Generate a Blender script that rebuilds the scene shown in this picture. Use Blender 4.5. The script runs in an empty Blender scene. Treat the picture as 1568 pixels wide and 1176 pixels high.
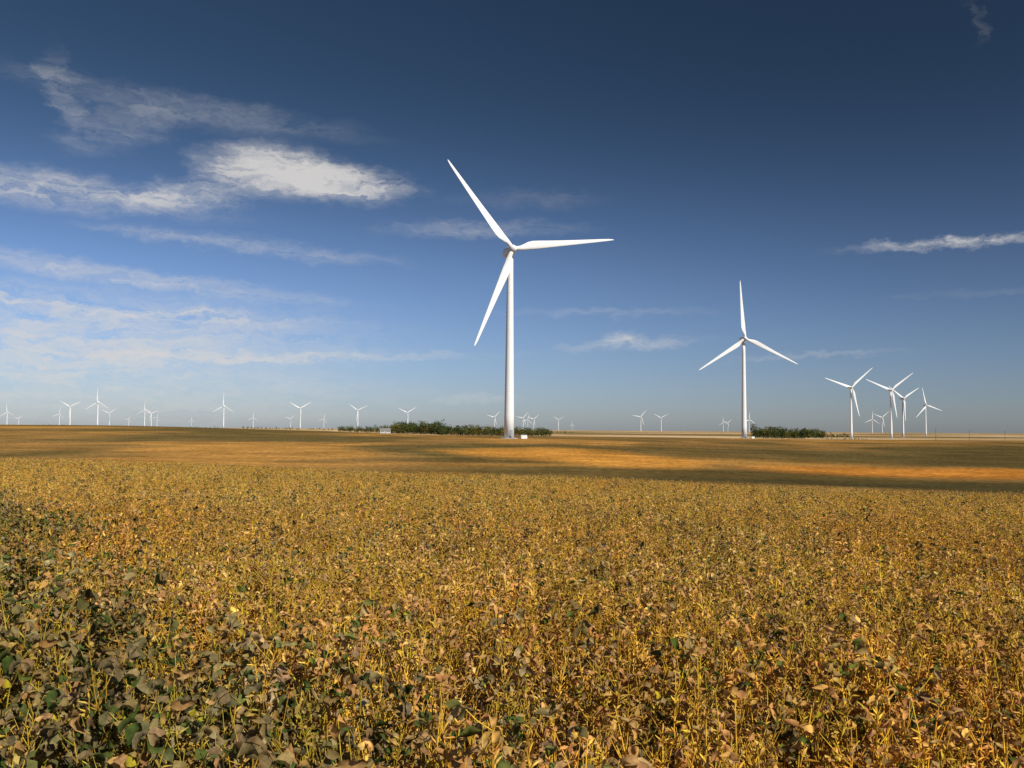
import bpy, math, random
import numpy as np
from mathutils import Vector, Matrix, Euler
random.seed(7); rng=np.random.default_rng(11)
scene=bpy.context.scene
scene.view_settings.view_transform='Standard'; scene.view_settings.look='None'
scene.view_settings.exposure=0; scene.view_settings.gamma=1
R=math.radians
EYE=1.9
SUN_AZ=138.0; SUN_EL=38.0

# ------------------------------------------------------------ helpers
def mesh_obj(name,verts,faces,mat=None,smooth=False,parent=None,link=True):
    me=bpy.data.meshes.new(name); me.from_pydata([tuple(v) for v in verts],[],faces); me.update()
    if smooth: me.polygons.foreach_set('use_smooth',[True]*len(me.polygons))
    ob=bpy.data.objects.new(name,me)
    if mat: me.materials.append(mat)
    if link: scene.collection.objects.link(ob)
    if parent: ob.parent=parent
    return ob
def face_color(me,cols,name='col'):
    a=me.attributes.new(name,'FLOAT_COLOR','FACE')
    arr=np.ones((len(me.polygons),4),dtype=np.float32); arr[:,:3]=np.array(cols)[:,:3]
    a.data.foreach_set('color',arr.ravel())
def quads_mesh(name,V,F):
    me=bpy.data.meshes.new(name)
    me.vertices.add(len(V)); me.vertices.foreach_set('co',np.asarray(V,np.float32).ravel())
    F=np.asarray(F,np.int32)
    me.loops.add(F.size); me.loops.foreach_set('vertex_index',F.ravel())
    me.polygons.add(len(F)); me.polygons.foreach_set('loop_start',np.arange(0,F.size,4,dtype=np.int32))
    me.polygons.foreach_set('loop_total',np.full(len(F),4,dtype=np.int32))
    me.update(calc_edges=True); me.polygons.foreach_set('use_smooth',np.ones(len(F),bool))
    return me
class NT:
    def __init__(s,tree): s.t=tree; s.n=tree.nodes; s.l=tree.links
    def new(s,t,**k):
        n=s.n.new(t)
        for a,b in k.items(): setattr(n,a,b)
        return n
    def link(s,a,b): s.l.new(a,b)
    def m(s,op,a,b=None,c=None,clamp=False):
        n=s.new('ShaderNodeMath',operation=op,use_clamp=clamp)
        for i,v in enumerate((a,b,c)):
            if v is None: continue
            if isinstance(v,(int,float)): n.inputs[i].default_value=v
            else: s.link(v,n.inputs[i])
        return n.outputs[0]
    def vm(s,op,a,b=None,out=0):
        n=s.new('ShaderNodeVectorMath',operation=op)
        for i,v in enumerate((a,b)):
            if v is None: continue
            if isinstance(v,(tuple,list)): n.inputs[i].default_value=v
            else: s.link(v,n.inputs[i])
        return n.outputs[out]
    def scale(s,vec,f):
        n=s.new('ShaderNodeVectorMath',operation='SCALE')
        if isinstance(vec,(tuple,list)): n.inputs[0].default_value=vec
        else: s.link(vec,n.inputs[0])
        s.link(f,n.inputs['Scale']); return n.outputs[0]
    def mix(s,f,a,b,blend='MIX'):
        n=s.new('ShaderNodeMix',data_type='RGBA',blend_type=blend)
        for sock,v in ((n.inputs[0],f),(n.inputs[6],a),(n.inputs[7],b)):
            if isinstance(v,(int,float)): sock.default_value=v
            elif isinstance(v,(tuple,list)): sock.default_value=(*v[:3],1)
            else: s.link(v,sock)
        return n.outputs[2]
    def noise(s,vec,scale,detail=4,rough=.55,dist=0.):
        n=s.new('ShaderNodeTexNoise'); n.inputs['Scale'].default_value=scale
        n.inputs['Detail'].default_value=detail; n.inputs['Roughness'].default_value=rough
        n.inputs['Distortion'].default_value=dist
        if vec is not None: s.link(vec,n.inputs['Vector'])
        return n
    def mr(s,v,a,b,c=0.,d=1.,kind='SMOOTHSTEP'):
        n=s.new('ShaderNodeMapRange',interpolation_type=kind)
        s.link(v,n.inputs[0])
        for i,x in zip((1,2,3,4),(a,b,c,d)): n.inputs[i].default_value=x
        return n.outputs[0]
def newmat(name):
    m=bpy.data.materials.new(name); m.use_nodes=True; m.node_tree.nodes.clear()
    t=NT(m.node_tree); out=t.new('ShaderNodeOutputMaterial'); return m,t,out
def principled(name,color,rough=.6,noise_amt=.08,scale=1.5,spec=.4):
    m,t,out=newmat(name); b=t.new('ShaderNodeBsdfPrincipled')
    g=t.new('ShaderNodeTexCoord'); n=t.noise(g.outputs['Object'],scale,5)
    f=t.mr(n.outputs[0],.3,.7,1-noise_amt,1+noise_amt*.4,'LINEAR')
    t.link(t.scale(color,f),b.inputs['Base Color']); b.inputs['Roughness'].default_value=rough
    b.inputs['Specular IOR Level'].default_value=spec
    t.link(b.outputs[0],out.inputs[0]); return m

_tab=rng.random((256,256))
def vnoise(x,y):
    xi=np.floor(x).astype(int); yi=np.floor(y).astype(int); fx=x-xi; fy=y-yi
    fx=fx*fx*(3-2*fx); fy=fy*fy*(3-2*fy)
    a=_tab[xi%256,yi%256]; b=_tab[(xi+1)%256,yi%256]; c=_tab[xi%256,(yi+1)%256]; d=_tab[(xi+1)%256,(yi+1)%256]
    return (a*(1-fx)+b*fx)*(1-fy)+(c*(1-fx)+d*fx)*fy
def fbm(x,y,o=4):
    s=0;a=.5;tot=0
    for i in range(o):
        s=s+a*vnoise(x*2**i+17.3*i,y*2**i+5.1*i); tot+=a; a*=.5
    return s/tot
def sstep(a,b,x):
    t=np.clip((x-a)/(b-a),0,1); return t*t*(3-2*t)

# ------------------------------------------------------------ terrain shape
YS=np.array([5,20,45,70,100,150,200,300,371,500,700,1000,1400,2200,4000,10000,40000.])
DL=np.array([1.95,2.3,2.8,3.3,4.6,5.6,5.8,4.6,3.2,.8,-1.1,-1.9,-1.4,-.4,0,0,5])
DC=np.array([2.0,2.5,3.5,4.2,6,7,6.6,4.7,3.55,3.2,5,7,8,8,8,8,10])
DR=np.array([2.05,2.8,3.85,5.4,7,7.9,8,6.8,6,5.1,5.4,9,10,10,8,8,10])
def depth(x,y):
    x=np.asarray(x,float); y=np.asarray(y,float)
    ly=np.log(np.maximum(y,5)); t=x/(np.maximum(y,0)+15)
    def ev(D):
        s=0
        for o in (-.16,-.08,0,.08,.16): s=s+np.interp(ly+o,np.log(YS),D)
        return s/5
    l,c,r=ev(DL),ev(DC),ev(DR)
    wl=1-sstep(-.48,0.0,t); wr=sstep(0.0,.42,t)
    return l*wl+r*wr+c*(1-wl-wr)
def gz(x,y):
    und=(fbm(np.asarray(x)*.01+40,np.asarray(y)*.01+40,3)-.5)*.7*sstep(100,260,np.asarray(y,float))*(1-sstep(500,900,np.asarray(y,float)))
    return EYE-depth(x,y)+und
def edge_y(x,y):
    t=np.asarray(x,float)/(np.maximum(y,0)+15)
    return np.interp(t,[-.6,-.2,.05,.2,.42,.8],[70,68,60,53,45,40])+ (fbm(np.asarray(x)*.12,np.asarray(x)*0+3,2)-.5)*1.0

ys=np.concatenate([np.linspace(-400,-5,20),np.arange(0,100,1.0),100*1.02**np.arange(0,303)])
ts=np.linspace(-2,2,461)
YY,TT=np.meshgrid(ys,ts,indexing='ij'); XX=TT*(np.abs(YY)+60)
ZZ=gz(XX,YY)
nr,nc=YY.shape
V=np.stack([XX,YY,ZZ],-1).reshape(-1,3)
idx=np.arange(nr*nc).reshape(nr,nc)
F=np.stack([idx[:-1,:-1],idx[:-1,1:],idx[1:,1:],idx[1:,:-1]],-1).reshape(-1,4)
me=quads_mesh('ground',V,F)
ground=bpy.data.objects.new('ground',me); scene.collection.objects.link(ground)
def mixc(a,b,w): return a*(1-w[...,None])+b*w[...,None]
C=lambda *c: np.array(c,float)
X,Y=XX,YY; tt=X/(np.maximum(Y,0)+15)
wx=X+(fbm(X*.02,Y*.02)-.5)*60; wy=Y+(fbm(X*.015+9,Y*.015+3)-.5)*60
base=np.broadcast_to(C(.180,.104,.034),X.shape+(3,)).copy()
n1=fbm(wx*.016+5,wy*.009+2,4)
base=mixc(base,C(.095,.068,.024),sstep(.46,.62,n1))
base=mixc(base,C(.29,.150,.040),1-sstep(.34,.46,n1))
def blob(cx,cy,rx,ry,rot=0):
    c,s=math.cos(rot),math.sin(rot); dx=wx-cx; dy=wy-cy
    return 1-sstep(.55,1.15,np.sqrt(((dx*c+dy*s)/rx)**2+((-dx*s+dy*c)/ry)**2))
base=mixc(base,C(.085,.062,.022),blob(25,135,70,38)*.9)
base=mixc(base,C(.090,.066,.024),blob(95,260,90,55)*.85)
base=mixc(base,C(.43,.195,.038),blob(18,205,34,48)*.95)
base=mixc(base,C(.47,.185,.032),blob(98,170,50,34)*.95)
base=mixc(base,C(.055,.045,.019),blob(70,112,60,12)*.9)  # thin dark line of shade painted into the field colour
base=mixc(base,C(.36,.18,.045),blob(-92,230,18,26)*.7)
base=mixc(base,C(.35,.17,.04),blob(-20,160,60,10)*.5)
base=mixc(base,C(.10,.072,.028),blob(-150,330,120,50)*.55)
cell=_tab[(np.floor((X+.2*Y)/420)).astype(int)%256,(np.floor((Y-.15*X)/520)).astype(int)%256]
far=mixc(np.broadcast_to(C(.38,.25,.125),X.shape+(3,)),C(.17,.12,.05),(cell>.62).astype(float))
far=mixc(far,C(.46,.33,.19),(cell<.2).astype(float))
start=np.interp(tt,[-.6,-.25,-.1,.05,.25,.6],[1600,1300,700,560,760,800])
base=mixc(base,far,sstep(0,30,Y-start))
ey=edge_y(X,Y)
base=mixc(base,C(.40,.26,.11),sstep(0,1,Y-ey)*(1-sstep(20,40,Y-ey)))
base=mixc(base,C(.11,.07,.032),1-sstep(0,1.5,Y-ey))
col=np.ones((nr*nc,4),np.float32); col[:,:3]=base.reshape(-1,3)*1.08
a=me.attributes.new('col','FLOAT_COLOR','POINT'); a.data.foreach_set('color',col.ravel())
m,t,out=newmat('field_ground')
at=t.new('ShaderNodeAttribute',attribute_name='col')
geo=t.new('ShaderNodeNewGeometry'); P=geo.outputs['Position']
na=t.noise(P,.9,6,.65); nb=t.noise(P,.06,5,.6)
mp=t.vm('MULTIPLY',P,(.012,.22,.1)); nrow=t.noise(mp,1.0,5,.65)
k=t.m('MULTIPLY',t.mr(na.outputs[0],.3,.7,.4,1.6,'LINEAR'),t.mr(nb.outputs[0],.3,.7,.72,1.25,'LINEAR'))
k=t.m('MULTIPLY',k,t.mr(nrow.outputs[0],.3,.7,.72,1.25,'LINEAR'))
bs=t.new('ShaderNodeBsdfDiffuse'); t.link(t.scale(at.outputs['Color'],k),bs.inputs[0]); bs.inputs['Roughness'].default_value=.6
bp=t.new('ShaderNodeBump'); bp.inputs['Strength'].default_value=.5; bp.inputs['Distance'].default_value=.25
t.link(na.outputs[0],bp.inputs['Height']); t.link(bp.outputs[0],bs.inputs['Normal'])
t.link(bs.outputs[0],out.inputs[0]); me.materials.append(m)

# ------------------------------------------------------------ soybean plants
m,t,out=newmat('dry_soybean'); soy=m
at=t.new('ShaderNodeAttribute',attribute_name='col')
geo=t.new('ShaderNodeNewGeometry'); P=geo.outputs['Position']
n1_=t.noise(P,.22,3,.6); n2_=t.noise(P,45.,2,.6); n3_=t.noise(P,1.3,3,.65)
col=t.mix(t.mr(n1_.outputs[0],.40,.64,.05,.7),at.outputs['Color'],(1.12,.91,.62),'MULTIPLY')
k=t.m('MULTIPLY',t.mr(n3_.outputs[0],.3,.7,.68,1.28,'LINEAR'),t.mr(n2_.outputs[0],.3,.7,.72,1.26,'LINEAR'))
col=t.scale(col,k)
d=t.new('ShaderNodeBsdfDiffuse'); tr=t.new('ShaderNodeBsdfTranslucent')
t.link(col,d.inputs[0]); t.link(col,tr.inputs[0])
ms=t.new('ShaderNodeMixShader'); ms.inputs[0].default_value=.25; t.link(d.outputs[0],ms.inputs[1]); t.link(tr.outputs[0],ms.inputs[2])
t.link(ms.outputs[0],out.inputs[0])

def perp(d):
    d=d.normalized(); a=Vector((0,0,1)) if abs(d.z)<.9 else Vector((1,0,0))
    u=d.cross(a).normalized(); return u,d.cross(u).normalized()
def tube(vs,fs,cs,pts,rad,color,n=3):
    b0=len(vs)
    for i,p in enumerate(pts):
        dd=(pts[min(i+1,len(pts)-1)]-pts[max(i-1,0)]); u,w=perp(dd); r=rad[i]
        for k in range(n):
            a=2*math.pi*k/n; vs.append(p+u*math.cos(a)*r+w*math.sin(a)*r)
    for i in range(len(pts)-1):
        for k in range(n):
            fs.append((b0+i*n+k,b0+i*n+(k+1)%n,b0+(i+1)*n+(k+1)%n,b0+(i+1)*n+k)); cs.append(color)
def leaflet(vs,fs,cs,p,dirv,L,W,curl,fold,color,rnd):
    d=dirv.normalized(); side=d.cross(Vector((0,0,1)))
    if side.length<.05: side=Vector((1,0,0))
    side.normalize(); side=(Matrix.Rotation(rnd.uniform(-1.2,1.2),3,d)@side)
    b0=len(vs); rows=6
    ws=[.2,.8,1.,.85,.45,.03]; cur=p.copy(); dd=d.copy(); tw=rnd.uniform(-.45,.45)
    for i in range(rows):
        up=side.cross(dd).normalized(); w=W*.5*ws[i]*rnd.uniform(.78,1.18)
        jit=rnd.uniform(-.2,.2)*W
        vs.append(cur-side*w+up*(fold*w+jit)); vs.append(cur.copy()); vs.append(cur+side*w+up*(fold*w-jit))
        dd=(Matrix.Rotation(-curl*.85+rnd.uniform(-.3,.3),3,side)@dd); cur=cur+dd*L/(rows-1)
        side=(Matrix.Rotation(tw,3,dd)@side)
    for i in range(rows-1):
        for k in range(2):
            q=b0+i*3+k; fs.append((q,q+1,q+4,q+3)); f=rnd.uniform(.85,1.12); cs.append(tuple(c*f for c in color))
LEAFY=[(.32,.25,.13),(.38,.285,.13),(.23,.19,.10),(.46,.34,.155),(.19,.185,.08),(.29,.24,.13),(.43,.36,.18),(.09,.14,.035),(.14,.18,.05),(.34,.25,.13),(.12,.15,.045),(.40,.27,.14)]
LB=[(.68,.43,.15),(.74,.48,.16),(.57,.32,.12),(.78,.53,.18),(.48,.28,.12),(.80,.60,.19),(.60,.44,.22),(.64,.38,.16),(.42,.27,.14)]
STEM=[(.84,.60,.09),(.76,.62,.08),(.84,.55,.08),(.64,.42,.08)]
POD=[(.84,.57,.12),(.78,.49,.09),(.86,.62,.17),(.60,.35,.10),(.82,.66,.11)]
def make_plant(leafy,seed,far=False):
    rnd=random.Random(seed); vs=[];fs=[];cs=[]
    for s in range(rnd.choice([2,2,3])):
        H=rnd.uniform(.54,.88); lean=Vector((rnd.uniform(-.14,.14),rnd.uniform(-.14,.14),0))
        base=Vector((rnd.uniform(-.07,.07),rnd.uniform(-.07,.07),0))
        pts=[base+lean*(k/5)**1.3+Vector((rnd.uniform(-.01,.01),rnd.uniform(-.01,.01),H*k/5)) for k in range(6)]
        tube(vs,fs,cs,pts,[.0045,.004,.0038,.0034,.003,.002],rnd.choice(STEM))
        for k in range(8 if leafy else 7):
            f=rnd.uniform(.4,1.0); j=min(int(f*5),4); p=pts[j].lerp(pts[j+1],f*5-j)
            az=rnd.uniform(0,6.283); el=rnd.uniform(.5,1.4) if leafy else rnd.uniform(.8,1.5); L=rnd.uniform(.06,.17)
            dv=Vector((math.cos(az)*math.cos(el),math.sin(az)*math.cos(el),math.sin(el)))
            e=p+dv*L; mid=p.lerp(e,.5)+Vector((0,0,-.008))
            tube(vs,fs,cs,[p,mid,e],[.0024,.002,.0014],rnd.choice(STEM))
            if leafy or rnd.random()<.58:
                pal=LEAFY if (leafy and rnd.random()<.82) or (not leafy and rnd.random()<.2) else LB
                for q in range(3):
                    if rnd.random()<.12: continue
                    a2=az+rnd.uniform(-.4,.4)+(q-1)*1.5
                    dl=Vector((math.cos(a2),math.sin(a2),rnd.uniform(-1.5,.9)))
                    c=rnd.choice(pal)
                    if rnd.random()<.014: c=(.62,.54,.05)
                    W=rnd.uniform(.024,.046) if leafy else rnd.uniform(.012,.027)
                    leaflet(vs,fs,cs,e,dl,rnd.uniform(.05,.085) if leafy else rnd.uniform(.035,.068),W,rnd.uniform(-.2,.75),rnd.uniform(.1,1.4),c,rnd)
        for k in range(9 if leafy else 18):
            f=rnd.uniform(.35,1.)**.7; j=min(int(f*5),4); p=pts[j].lerp(pts[j+1],f*5-j)
            az=rnd.uniform(0,6.283)
            d=Vector((math.cos(az),math.sin(az),rnd.uniform(.2,2.6))).normalized()
            L=rnd.uniform(.035,.055)
            tube(vs,fs,cs,[p,p+d*L*.4,p+d*L+Vector((0,0,-.007))],[.001,.0055,.0012],rnd.choice(POD))
    for k in range(3):
        p=Vector((rnd.uniform(-.14,.14),rnd.uniform(-.14,.14),rnd.uniform(.05,.35)))
        leaflet(vs,fs,cs,p,Vector((rnd.uniform(-1,1),rnd.uniform(-1,1),rnd.uniform(-.5,.5))),.08,.045,.3,.5,rnd.choice(LEAFY[:4]),rnd)
    return np.array([tuple(v) for v in vs]),np.array(fs),np.array(cs)
PL=[make_plant(True,100+i) for i in range(14)]; PB=[make_plant(False,200+i) for i in range(18)]
pc=bpy.data.collections.new('soybean_plants')
def make_patch(i,frac,dens,seed,gain=1.):
    r=np.random.default_rng(seed); Vs=[];Fs=[];Cs=[];b=0
    g=int(round(math.sqrt(dens)))
    for gx in range(g):
        for gy in range(g):
            v,f,c=(PL[r.integers(len(PL))] if r.random()<frac else PB[r.integers(len(PB))])
            x=(gx+.5+r.uniform(-.5,.5))/g-.5; y=(gy+.5+r.uniform(-.5,.5))/g-.5
            a=r.uniform(0,6.283); s=r.uniform(.80,1.12); ca,sa=math.cos(a),math.sin(a)
            v2=np.stack([(v[:,0]*ca-v[:,1]*sa)*s*1.1+x,(v[:,0]*sa+v[:,1]*ca)*s*1.1+y,v[:,2]*s],-1)
            tint=np.array([1,.975,.92]) if frac<.5 else np.array([.82,.89,.86])
            Vs.append(v2); Fs.append(f+b); Cs.append(np.minimum(c*gain*r.uniform(.65,1.12)*tint*np.array([1,r.uniform(.9,1.04),r.uniform(.85,1.1)]),.9)); b+=len(v)
    me=quads_mesh('soybean_plant',np.concatenate(Vs),np.concatenate(Fs)); face_color(me,np.concatenate(Cs)); me.materials.append(soy)
    ob=bpy.data.objects.new('soybean_plant.%03d'%i,me); pc.objects.link(ob); return b
fr=[0,.15,.35,.6,.92]; nv=0; tv=0
for q,f in enumerate(fr):
    for k in range(5): tv+=make_patch(nv,f,25,nv+500); nv+=1
NEAR=nv
for k in range(10): tv+=make_patch(nv,[.0,.12][k%2],16,nv+500,1.12); nv+=1
print('patch verts',tv)
gx=np.arange(-56,57,1.0); gy=np.arange(-4,76,1.0)
GX,GY=np.meshgrid(gx,gy); px=GX.ravel()+rng.uniform(-.06,.06,GX.size); py=GY.ravel()+rng.uniform(-.06,.06,GX.size)
kk=(np.abs(px)<.66*np.maximum(py,0)+8)&(py<edge_y(px,py))&((px*px+py*py)>1.2)
px=px[kk];py=py[kk];n=len(px); pz=gz(px,py)
lf=.04+.98*(1-sstep(2.0,8.0,py+(px+1.5)*1.5))+.5*(fbm(px*.22+3,py*.22+8,3)-.5)+.09*rng.normal(size=n)
ii=(np.clip(np.round(lf*4.6),0,4).astype(int)*5+rng.integers(0,5,n))
farm=rng.random(n)<sstep(16,28,py)
ii=np.where(farm,NEAR+rng.integers(0,10,n),ii).astype(np.int32)
sc=np.full(n,1.0)+rng.uniform(-.03,.08,n)
rot=np.stack([rng.normal(0,.015,n),rng.normal(0,.015,n)-.0,rng.integers(0,4,n)*math.pi/2+rng.normal(0,.05,n)],-1)
me=bpy.data.meshes.new('soybean_field'); me.vertices.add(n)
me.vertices.foreach_set('co',np.stack([px,py,pz-.01],-1).ravel().astype(np.float32))
a=me.attributes.new('idx','INT','POINT'); a.data.foreach_set('value',ii)
a=me.attributes.new('scl','FLOAT','POINT'); a.data.foreach_set('value',sc.astype(np.float32))
a=me.attributes.new('rot','FLOAT_VECTOR','POINT'); a.data.foreach_set('vector',rot.ravel().astype(np.float32))
sf=bpy.data.objects.new('soybean_field',me); scene.collection.objects.link(sf)
g=bpy.data.node_groups.new('scatter','GeometryNodeTree')
g.interface.new_socket('Geometry',in_out='INPUT',socket_type='NodeSocketGeometry')
g.interface.new_socket('Geometry',in_out='OUTPUT',socket_type='NodeSocketGeometry')
gi=g.nodes.new('NodeGroupInput'); go=g.nodes.new('NodeGroupOutput')
iop=g.nodes.new('GeometryNodeInstanceOnPoints'); ci=g.nodes.new('GeometryNodeCollectionInfo')
ci.inputs['Collection'].default_value=pc; ci.inputs['Separate Children'].default_value=True; ci.inputs['Reset Children'].default_value=True
def na_(name,dt):
    q=g.nodes.new('GeometryNodeInputNamedAttribute'); q.data_type=dt; q.inputs['Name'].default_value=name; return q.outputs['Attribute']
g.links.new(gi.outputs[0],iop.inputs['Points']); g.links.new(ci.outputs[0],iop.inputs['Instance'])
iop.inputs['Pick Instance'].default_value=True
g.links.new(na_('idx','INT'),iop.inputs['Instance Index']); g.links.new(na_('rot','FLOAT_VECTOR'),iop.inputs['Rotation'])
g.links.new(na_('scl','FLOAT'),iop.inputs['Scale']); g.links.new(iop.outputs[0],go.inputs[0])
md=sf.modifiers.new('scatter','NODES'); md.node_group=g
print('patches',n)

# ------------------------------------------------------------ wind turbines
white=principled('white_turbine_paint',(.84,.84,.83),.38,.04,.25)
grey=principled('grey_trim',(.30,.31,.32),.5,.1,2)
concrete=principled('concrete',(.42,.40,.36),.85,.15,1.5)
def lathe(prof,n=32,axis='Z'):
    vs=[];fs=[]
    for r,h in prof:
        for k in range(n):
            a=2*math.pi*k/n
            vs.append((r*math.cos(a),r*math.sin(a),h) if axis=='Z' else (r*math.cos(a),h,r*math.sin(a)))
    for i in range(len(prof)-1):
        for k in range(n):
            fs.append((i*n+k,i*n+(k+1)%n,(i+1)*n+(k+1)%n,(i+1)*n+k))
    fs.append(tuple(range(n-1,-1,-1))); fs.append(tuple((len(prof)-1)*n+k for k in range(n)))
    return vs,fs
def tmesh(name,vs,fs,mat,smooth=True):
    me=bpy.data.meshes.new(name); me.from_pydata([tuple(v) for v in vs],[],fs); me.update()
    if smooth: me.polygons.foreach_set('use_smooth',[len(p.vertices)==4 for p in me.polygons])
    me.materials.append(mat); return me
HUB=80.
tr_=lambda h: 2.15-(2.15-1.25)*h/78
prof=[(tr_(h),h) for h in (0,10,20,30,40,50,60,70,78.2)]
M_tower=tmesh('tower',*lathe(prof,40),white)
vs=[];fs=[]
for h in (20.,41.,62.):
    v,f=lathe([(tr_(h)+.003,h-.1),(tr_(h)+.03,h-.1),(tr_(h)+.03,h+.1),(tr_(h)+.003,h+.1)],32); b=len(vs); vs+=v; fs+=[tuple(b+i for i in q) for q in f[:-2]]
M_fl=tmesh('flange_rings',vs,fs,white,False)
M_base=tmesh('foundation',*lathe([(4.2,-1.5),(4.2,.12),(3.9,.25),(2.6,.35),(2.6,.3)],32),concrete,False)
vs=[];fs=[];n=20
secs=[(-2.6,1.15,1.2,0),(-2.4,1.55,1.6,0),(-1.0,1.8,1.85,0),(3,1.85,1.95,.05),(6.5,1.75,1.8,.15),(7.6,1.4,1.4,.3),(7.9,1.0,1.0,.35)]
for y,w,h,zo in secs:
    for k in range(n):
        a=2*math.pi*k/n; c,s=math.cos(a),math.sin(a); e=.55
        vs.append((w*math.copysign(abs(c)**e,c),y,zo+h*math.copysign(abs(s)**e,s)))
for i in range(len(secs)-1):
    for k in range(n): fs.append((i*n+k,i*n+(k+1)%n,(i+1)*n+(k+1)%n,(i+1)*n+k))
fs.append(tuple(range(n-1,-1,-1))); fs.append(tuple((len(secs)-1)*n+k for k in range(n)))
M_nac=tmesh('nacelle',vs,fs,white)
M_mast=tmesh('weather_mast',*lathe([(.06,0),(.05,1.6),(.22,1.62),(.22,1.8)],8),grey,False)
M_spin=tmesh('hub',*lathe([(1.35,-2.75),(1.62,-3.0),(1.68,-3.9),(1.6,-4.6),(1.3,-5.3),(.85,-5.8),(.3,-6.05),(.02,-6.1)],28,'Y'),white)
vs=[];fs=[];n=16
rs=[.8,2.0,3.2,5,7,9,12,16,21,26,31,36,40,42.5,44.2,44.9]
ch=[1.9,1.9,1.95,2.6,3.3,3.6,3.4,3.0,2.55,2.15,1.78,1.4,1.1,.85,.5,.12]
th=[1.9,1.9,1.8,1.5,1.15,.9,.7,.55,.42,.34,.27,.2,.15,.11,.07,.03]
for r,c,h in zip(rs,ch,th):
    tw=R(14*max(0,1-r/30.)**1.2 if r>3 else 8)+R(2)
    off=-.0 if r<3.2 else -.22*c*min(1,(r-3.2)/4)
    bend=-1.2*(r/45)**2
    for k in range(n):
        a=2*math.pi*k/n; x=c/2*math.cos(a)+off; y=h/2*math.sin(a)*(1 if r<4 else (.55+.45*math.cos(a)))
        vs.append((x*math.cos(tw)-y*math.sin(tw),x*math.sin(tw)+y*math.cos(tw)+bend,r))
for i in range(len(rs)-1):
    for k in range(n): fs.append((i*n+k,i*n+(k+1)%n,(i+1)*n+(k+1)%n,(i+1)*n+k))
fs.append(tuple((len(rs)-1)*n+k for k in range(n)))
M_blade=tmesh('blade',vs,fs,white)
def box(vs,fs,x0,x1,y0,y1,z0,z1):
    b=len(vs)
    for z in (z0,z1):
        vs+= [(x0,y0,z),(x1,y0,z),(x1,y1,z),(x0,y1,z)]
    for q in ((0,3,2,1),(4,5,6,7),(0,1,5,4),(1,2,6,5),(2,3,7,6),(3,0,4,7)): fs.append(tuple(b+i for i in q))
vs=[];fs=[]
box(vs,fs,-.5,.5,-2.3,-2.0,1.5,3.7)
for k in range(6): box(vs,fs,-.6,.6,-2.45-.3*(6-k),-2.45-.3*(5-k)+.0,.22*k,.22*k+.25)
box(vs,fs,-.6,.6,-2.44,-2.05,1.2,1.4)
M_door=tmesh('door_and_steps',vs,fs,grey,False)
vs=[];fs=[]; box(vs,fs,-1.2,1.2,-1,1,0,1.5); box(vs,fs,-1.3,1.3,-1.1,1.1,1.503,1.6)
for k in range(6): box(vs,fs,1.203,1.32,-.9+.3*k,-.8+.3*k,.3,1.3)
M_tr=tmesh('transformer_box',vs,fs,white,False)
def turbine(x,y,phase,yaw=12,hub=78.8,detail=False,rs=1.05):
    z=float(gz(x,y)); e=bpy.data.objects.new('wind_turbine',None); e.empty_display_size=5
    scene.collection.objects.link(e); e.location=(x,y,z)
    s=hub/HUB; e.scale=(s,s,s)
    def ch_(m,par,loc=(0,0,0),rot=(0,0,0)):
        o=bpy.data.objects.new(m.name,m); scene.collection.objects.link(o); o.parent=par; o.location=loc; o.rotation_euler=rot; return o
    ch_(M_tower,e); ch_(M_fl,e); ch_(M_base,e)
    nac=ch_(M_nac,e,(0,0,HUB),(0,0,R(yaw)))
    sp=ch_(M_spin,nac,(0,0,0),(R(-3),0,0))
    for k in range(3):
        b=bpy.data.objects.new('blade',M_blade); scene.collection.objects.link(b); b.parent=sp
        a=R(90-(phase+120*k)); b.location=(0,-4.0,0); b.rotation_euler=(0,a,0); b.scale=(1,1,rs)
    ch_(M_mast,nac,(.6,6.2,1.8)); 
    if detail:
        ch_(M_door,e,(0,0,0),(0,0,R(25))); ch_(M_tr,e,(6.2,-2,0),(0,0,R(10)))
T=lambda t,y: (t*y,y)
turbine(*T(-.0033,368),128,15,78.4,True,1.02)
turbine(*T(.2614,705),94,4,79.0,True)
turbine(*T(.382,1375),42,6); turbine(*T(.427,1450),38,2); turbine(*T(.4404,1800),29,22); turbine(*T(.466,2250),103,14)
for t_,y_,ph in ((-.569,4900,95),(-.510,5570,80),(-.498,3530,28),(-.467,2820,92),(-.4536,5120,35),(-.432,8800,60),(-.414,4080,88),
    (-.4065,5050,20),(-.4,6900,70),(-.361,10000,90),(-.325,3120,90),(-.2916,6600,85),(-.2496,7070,40),(-.2386,3340,31),(-.212,7070,75),
    (-.1738,3530,24),(-.1178,3930,33),(-.020,5050,45),(.0125,5300,50),(.0177,6200,75),(.0243,5900,40),(.0523,6060,28),(.0677,11500,90),
    (.145,4530,50),(.168,4900,30),(.238,7070,95),(.243,7400,40),(.267,5300,85),(.4057,4820,85),(.4168,4240,40),(-.556,9000,45)):
    turbine(*T(t_,y_),ph,random.uniform(-8,18))

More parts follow.
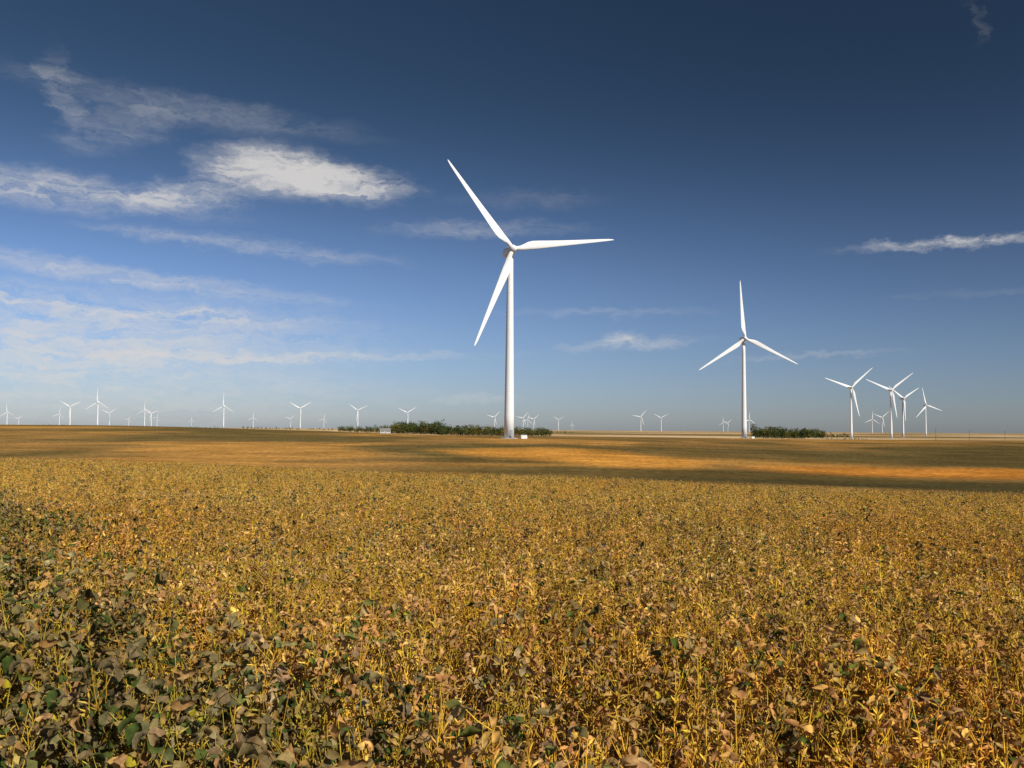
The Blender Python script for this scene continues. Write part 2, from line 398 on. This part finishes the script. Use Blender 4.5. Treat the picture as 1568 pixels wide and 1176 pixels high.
# ------------------------------------------------------------ distant trees
m,t,out=newmat('tree_foliage'); at=t.new('ShaderNodeAttribute',attribute_name='col')
d=t.new('ShaderNodeBsdfDiffuse'); tr=t.new('ShaderNodeBsdfTranslucent'); ms=t.new('ShaderNodeMixShader'); ms.inputs[0].default_value=.2
geo=t.new('ShaderNodeNewGeometry'); nn=t.noise(geo.outputs['Position'],.25,3)
cc=t.scale(at.outputs['Color'],t.mr(nn.outputs[0],.3,.7,.6,1.4,'LINEAR'))
t.link(cc,d.inputs[0]); t.link(cc,tr.inputs[0])
t.link(d.outputs[0],ms.inputs[1]); t.link(tr.outputs[0],ms.inputs[2]); t.link(ms.outputs[0],out.inputs[0]); fol=m
def tree_mass(name,trees):
    rnd=random.Random(len(trees)); vs=[];fs=[];cs=[]
    for x,y,h in trees:
        z=float(gz(x,y)); w=h*rnd.uniform(.45,.7)
        tube(vs,fs,cs,[Vector((x,y,z-.3)),Vector((x+rnd.uniform(-.2,.2),y,z+h*.3)),Vector((x,y,z+h*.75))],[h*.025,h*.018,h*.006],(.09,.07,.05),5)
        blobs=[]
        for b in range(6):
            a=rnd.uniform(0,6.28); q=rnd.uniform(0,w*.6); zz=rnd.uniform(.22,.85)*h
            bl=Vector((x+math.cos(a)*q,y+math.sin(a)*q,z+zz)); blobs.append((bl,w*rnd.uniform(.35,.55)))
            tube(vs,fs,cs,[Vector((x,y,z+h*.25)),bl],[h*.012,h*.004],(.09,.07,.05),3)
        hue=rnd.choice([(.066,.088,.026),(.088,.104,.026),(.100,.104,.024),(.052,.070,.026),(.15,.125,.028)])
        for c in range(150):
            bc,br=rnd.choice(blobs)
            dv=Vector((rnd.gauss(0,1),rnd.gauss(0,1),rnd.gauss(0,1))).normalized()
            p=bc+dv*br*rnd.uniform(.6,1.08); p.z=max(p.z,z+.2)
            s=h*rnd.uniform(.03,.065); u,v=perp(dv+Vector((rnd.gauss(0,.5),rnd.gauss(0,.5),rnd.gauss(0,.5))))
            b0=len(vs); vs+= [p+u*s,p+v*s*.8,p-u*s*1.1,p-v*s]; fs.append((b0,b0+1,b0+2,b0+3))
            f=rnd.uniform(.7,1.35); cs.append((hue[0]*f,hue[1]*f,hue[2]*f))
    me=bpy.data.meshes.new(name); me.from_pydata([tuple(v) for v in vs],[],fs); me.update(); face_color(me,cs); me.materials.append(fol)
    ob=bpy.data.objects.new(name,me); scene.collection.objects.link(ob); return ob
def belt(t0,t1,y0,y1,h0,h1,n):
    r=[]
    for i in range(n):
        f=(i+random.random())/n; y=random.uniform(y0,y1); h=(h0+(h1-h0)*f)*random.uniform(.55,1.15)
        r.append(((t0+(t1-t0)*f)*y,y,h))
    return r
tree_mass('distant_trees',belt(-.196,-.135,1080,1160,7,10,50)+belt(-.135,-.076,1060,1160,12,16,80)+belt(-.16,-.14,1040,1060,4,5,8))
tree_mass('shelterbelt_trees',belt(-.083,.044,740,800,8.5,7,150)+belt(-.03,.0,725,740,6,6,10))
tree_mass('distant_trees',belt(.272,.352,1290,1400,17,12,110)+belt(.355,.38,1500,1560,9,7,14))
tree_mass('hedge_bushes',belt(.283,.33,715,730,2.6,2.2,40)+belt(.352,.40,800,830,1.8,1.6,24))
tree_mass('distant_trees',belt(-.53,-.50,2600,2700,6,5,9)+belt(-.38,-.33,2400,2500,4,5,14)+belt(-.305,-.24,2000,2100,6,5,26)+belt(-.23,-.2,2200,2260,6,5,10)+belt(.05,.07,2400,2440,6,5,8))

# ------------------------------------------------------------ farmhouse, poles
wall=principled('white_siding',(.62,.61,.58),.6,.08,2); roof=principled('grey_shingles',(.22,.21,.20),.8,.15,3); glass=principled('dark_window',(.04,.05,.06),.15,.0,1,.6)
hx,hy=T(-.143,1030.); hz=float(gz(hx,hy))
he=bpy.data.objects.new('farmhouse',None); scene.collection.objects.link(he); he.location=(hx,hy,hz); he.rotation_euler=(0,0,R(12))
vs=[];fs=[]; w,dp,hh=6,4,3.0
box(vs,fs,-w,w,-dp,dp,0,hh); b=len(vs); vs+=[(-w,-dp,hh),(-w,dp,hh),(-w,0,hh+2.8),(w,-dp,hh),(w,dp,hh),(w,0,hh+2.8)]; fs+=[(b,b+2,b+1),(b+3,b+4,b+5)]
mesh_obj('walls',vs,fs,wall,parent=he)
mesh_obj('roof',[(-w-.4,-dp-.5,hh-.3),(w+.4,-dp-.5,hh-.3),(w+.4,0,hh+2.9),(-w-.4,0,hh+2.9),(-w-.4,dp+.5,hh-.3),(w+.4,dp+.5,hh-.3)],[(0,1,2,3),(3,2,5,4)],roof,parent=he)
vs=[];fs=[]
for xx in (-4.6,-2.4,2.2,4.4): box(vs,fs,xx-.55,xx+.55,-dp-.05,-dp-.003,1.1,2.4)
mesh_obj('windows',vs,fs,glass,parent=he)
vs=[];fs=[]; box(vs,fs,-.5,.5,-dp-.06,-dp-.003,.1,2.2); mesh_obj('door',vs,fs,roof,parent=he)
wood=principled('weathered_wood',(.16,.12,.09),.85,.2,3)
def pole(x,y):
    vs,fs=lathe([(.17,0),(.11,9.5)],8); vs=list(vs)
    box(vs,fs,-1.2,1.2,-.18,-.115,8.7,8.85)
    for xx in (-1.05,-.4,.4,1.05): box(vs,fs,xx-.05,xx+.05,-.19,-.1,8.853,9.05)
    o=mesh_obj('utility_pole',vs,fs,wood); o.location=(x,y,float(gz(x,y))); 
for t_,y_ in ((.477,760),(.515,800),(.555,840),(.19,1500),(.205,1650),(.45,1900),(.09,1500),(.11,1600)): pole(*T(t_,y_))

vs=[];fs=[];cs=[]; rnd=random.Random(5)
for cx,cy,nw in ((-9.2,16.2,12),(-6.6,13.5,6),(-8.3,22,5),(-11.5,19,6)):
    for k in range(nw):
        x=cx+rnd.gauss(0,.22); y=cy+rnd.gauss(0,.22); z=float(gz(x,y)); L=rnd.uniform(.8,1.2); ax=rnd.uniform(0,6.28); ln=rnd.uniform(.05,.5)
        p=[Vector((x+math.cos(ax)*ln*f*f,y+math.sin(ax)*ln*f*f,z+L*f)) for f in (0,.4,.75,1)]
        c=rnd.choice([(.62,.48,.24),(.60,.44,.20),(.70,.58,.36)]); tube(vs,fs,cs,p,[.003,.003,.012,.002],c)
        for q in range(3):
            f=rnd.uniform(.5,.9); s0=p[0].lerp(p[3],f)
            leaflet(vs,fs,cs,s0,Vector((rnd.uniform(-1,1),rnd.uniform(-1,1),rnd.uniform(-.3,.6))),.18,.018,.4,.3,c,rnd)
me=bpy.data.meshes.new('dry_weeds'); me.from_pydata([tuple(v) for v in vs],[],fs); me.update(); face_color(me,cs); me.materials.append(soy)
scene.collection.objects.link(bpy.data.objects.new('dry_weeds',me))

# ------------------------------------------------------------ sun + sky
S=Vector((math.sin(R(SUN_AZ))*math.cos(R(SUN_EL)),math.cos(R(SUN_AZ))*math.cos(R(SUN_EL)),math.sin(R(SUN_EL))))
ld=bpy.data.lights.new('sun','SUN'); ld.energy=4.9; ld.angle=R(.53); ld.color=(1,.94,.84)
lo=bpy.data.objects.new('sun',ld); scene.collection.objects.link(lo); lo.rotation_euler=S.to_track_quat('Z','Y').to_euler(); lo.location=(0,0,200)
w=bpy.data.worlds.new('World'); scene.world=w; w.use_nodes=True; w.node_tree.nodes.clear()
try:
    w.cycles.sampling_method='MANUAL'; w.cycles.sample_map_resolution=256
except Exception as ex: print(ex)
t=NT(w.node_tree); out=t.new('ShaderNodeOutputWorld')
sky=t.new('ShaderNodeTexSky',sky_type='NISHITA'); sky.sun_disc=False; sky.sun_elevation=R(SUN_EL); sky.sun_rotation=R(SUN_AZ)
sky.altitude=300; sky.air_density=1.0; sky.dust_density=.6; sky.ozone_density=2.0
bg=t.new('ShaderNodeBackground'); bg.inputs[1].default_value=.07
tc=t.new('ShaderNodeTexCoord'); G=tc.outputs['Generated']; sx=t.new('ShaderNodeSeparateXYZ'); t.link(G,sx.inputs[0])
az=t.m('MULTIPLY',t.m('ARCTAN2',sx.outputs[0],sx.outputs[1]),57.2958); el=t.m('MULTIPLY',t.m('ARCSINE',sx.outputs[2]),57.2958)
dt=t.vm('DOT_PRODUCT',G,tuple(S),out=1); c2=t.m('MULTIPLY',dt,dt)
pol=t.m('SUBTRACT',1.0,t.m('MULTIPLY',t.m('DIVIDE',t.m('SUBTRACT',1.0,c2),t.m('ADD',1.0,c2)),.58))
pol=t.m('MULTIPLY',pol,1.85)
grad=t.mix(t.mr(el,0,25,0,1,'SMOOTHERSTEP'),(.69,.78,1.06),(.27,.35,.42))
pol2=t.mix(t.mr(el,0,10,.35,1,'LINEAR'),(1,1,1),pol)
cl_=t.mix(1.0,t.mix(1.0,sky.outputs[0],grad,'MULTIPLY'),pol2,'MULTIPLY')
t.link(cl_,bg.inputs[0])
cb=t.new('ShaderNodeCombineXYZ'); t.link(az,cb.inputs[0]); t.link(el,cb.inputs[1]); A=cb.outputs[0]
nz=t.noise(A,.22,3,.6); nz2=t.noise(t.vm('MULTIPLY',A,(.6,1.2,0)),1.0,5,.65)
off=t.vm('MULTIPLY',t.vm('SUBTRACT',nz.outputs['Color'],(.5,.5,.5)),(4.,1.0,0))
off2=t.vm('MULTIPLY',t.vm('SUBTRACT',nz2.outputs['Color'],(.5,.5,.5)),(3.6,1.3,0))
B=t.vm('ADD',t.vm('ADD',A,off),off2)
clouds=[ # az, el, half width, half height, density, tilt deg
 (-15.4,15.8,3.7,1.35,1.0,-4),(-11.3,15.5,4.4,.9,.85,-2),(-26,13.6,7.5,.8,.46,-3),(-20.5,14.1,4,.75,.42,6),(-29,13.0,4,.65,.3,-3),
 (-20,18.9,9.5,.7,.15,-3),(-24,17.6,3.5,1.1,.15,20),(-27.2,18.6,.8,2.0,.2,15),(-24,8.9,12,.55,.42,-4),(-15.8,11.2,7.5,.45,.22,-4),(-22.5,11.5,4,.3,.22,-2),
 (-2.5,12.9,6,.5,.22,1),(1,14.8,5,.5,.06,0),(7.6,5.5,4.2,.36,.36,3),(7,5.9,1.4,.4,.4,6),(26,11.0,5.2,.28,.52,0),(27.5,10.9,3,.25,.28,0),(28,22.6,.4,1.0,.05,10),
 (-17,4.4,16,.28,.4,1),(-27,5.4,16,2.4,.55,0),(-28,2.2,20,2.0,.35,0),(-24,6.9,13,.4,.3,-2),(6,7.6,6,.25,.12,0),(19,4.6,4.5,.18,.16,2),(-2.5,2.1,2.5,.3,.25,0),(28,8,5,.2,.06,0),
 (-60,20,16,3,.8,5),(70,25,18,3,.5,0),(140,20,20,3,.6,0),(-130,30,20,4,.6,0)]
tot=None
for (ca,ce,cw,chh,dens,tilt) in clouds:
    sub=t.vm('SUBTRACT',B,(ca,ce,0))
    if tilt:
        rt=t.new('ShaderNodeVectorRotate',rotation_type='Z_AXIS'); rt.inputs['Angle'].default_value=R(-tilt); t.link(sub,rt.inputs[0]); sub=rt.outputs[0]
    l=t.vm('LENGTH',t.vm('MULTIPLY',sub,(1/cw/1.6,1/chh/1.75,0)),out=1)
    v=t.mr(l,0.0,1.0,dens,0.,'SMOOTHERSTEP')
    tot=v if tot is None else t.m('ADD',tot,v)
st=t.vm('MULTIPLY',B,(.13,1.25,0)); ns=t.noise(st,1.0,7,.68,.8)
fine=t.vm('MULTIPLY',B,(.6,1.6,0)); nf=t.noise(fine,1.0,8,.68,.9)
tex=t.m('ADD',t.m('MULTIPLY',ns.outputs[0],.55),t.m('MULTIPLY',nf.outputs[0],.45))
wis=t.mr(tex,.37,.68,.03,1.8,'LINEAR')
er=t.m('ADD',t.m('MULTIPLY',tot,1.2),t.mr(tex,.35,.65,-1.0,.1,'LINEAR'))
er=t.m('MULTIPLY',t.m('SUBTRACT',er,.0,clamp=True),t.mr(tot,.25,.7,0,1.0))
cl=t.m('ADD',t.m('MULTIPLY',tot,wis),er)
cl=t.m('SUBTRACT',1.0,t.m('POWER',2.718,t.m('MULTIPLY',cl,-1.15)))
cl=t.m('MINIMUM',cl,.88)
bc=t.new('ShaderNodeBackground'); bc.inputs[0].default_value=(.68,.66,.64,1); bc.inputs[1].default_value=1.0
mx=t.new('ShaderNodeMixShader'); t.link(cl,mx.inputs[0]); t.link(bg.outputs[0],mx.inputs[1]); t.link(bc.outputs[0],mx.inputs[2]); t.link(mx.outputs[0],out.inputs[0])

# ------------------------------------------------------------ camera
cd=bpy.data.cameras.new('camera'); cd.lens=31.18; cd.sensor_width=36; cd.clip_start=.05; cd.clip_end=100000
co=bpy.data.objects.new('camera',cd); scene.collection.objects.link(co); co.location=(0,0,EYE); co.rotation_euler=(R(92.95),R(-.4),0)
scene.camera=co
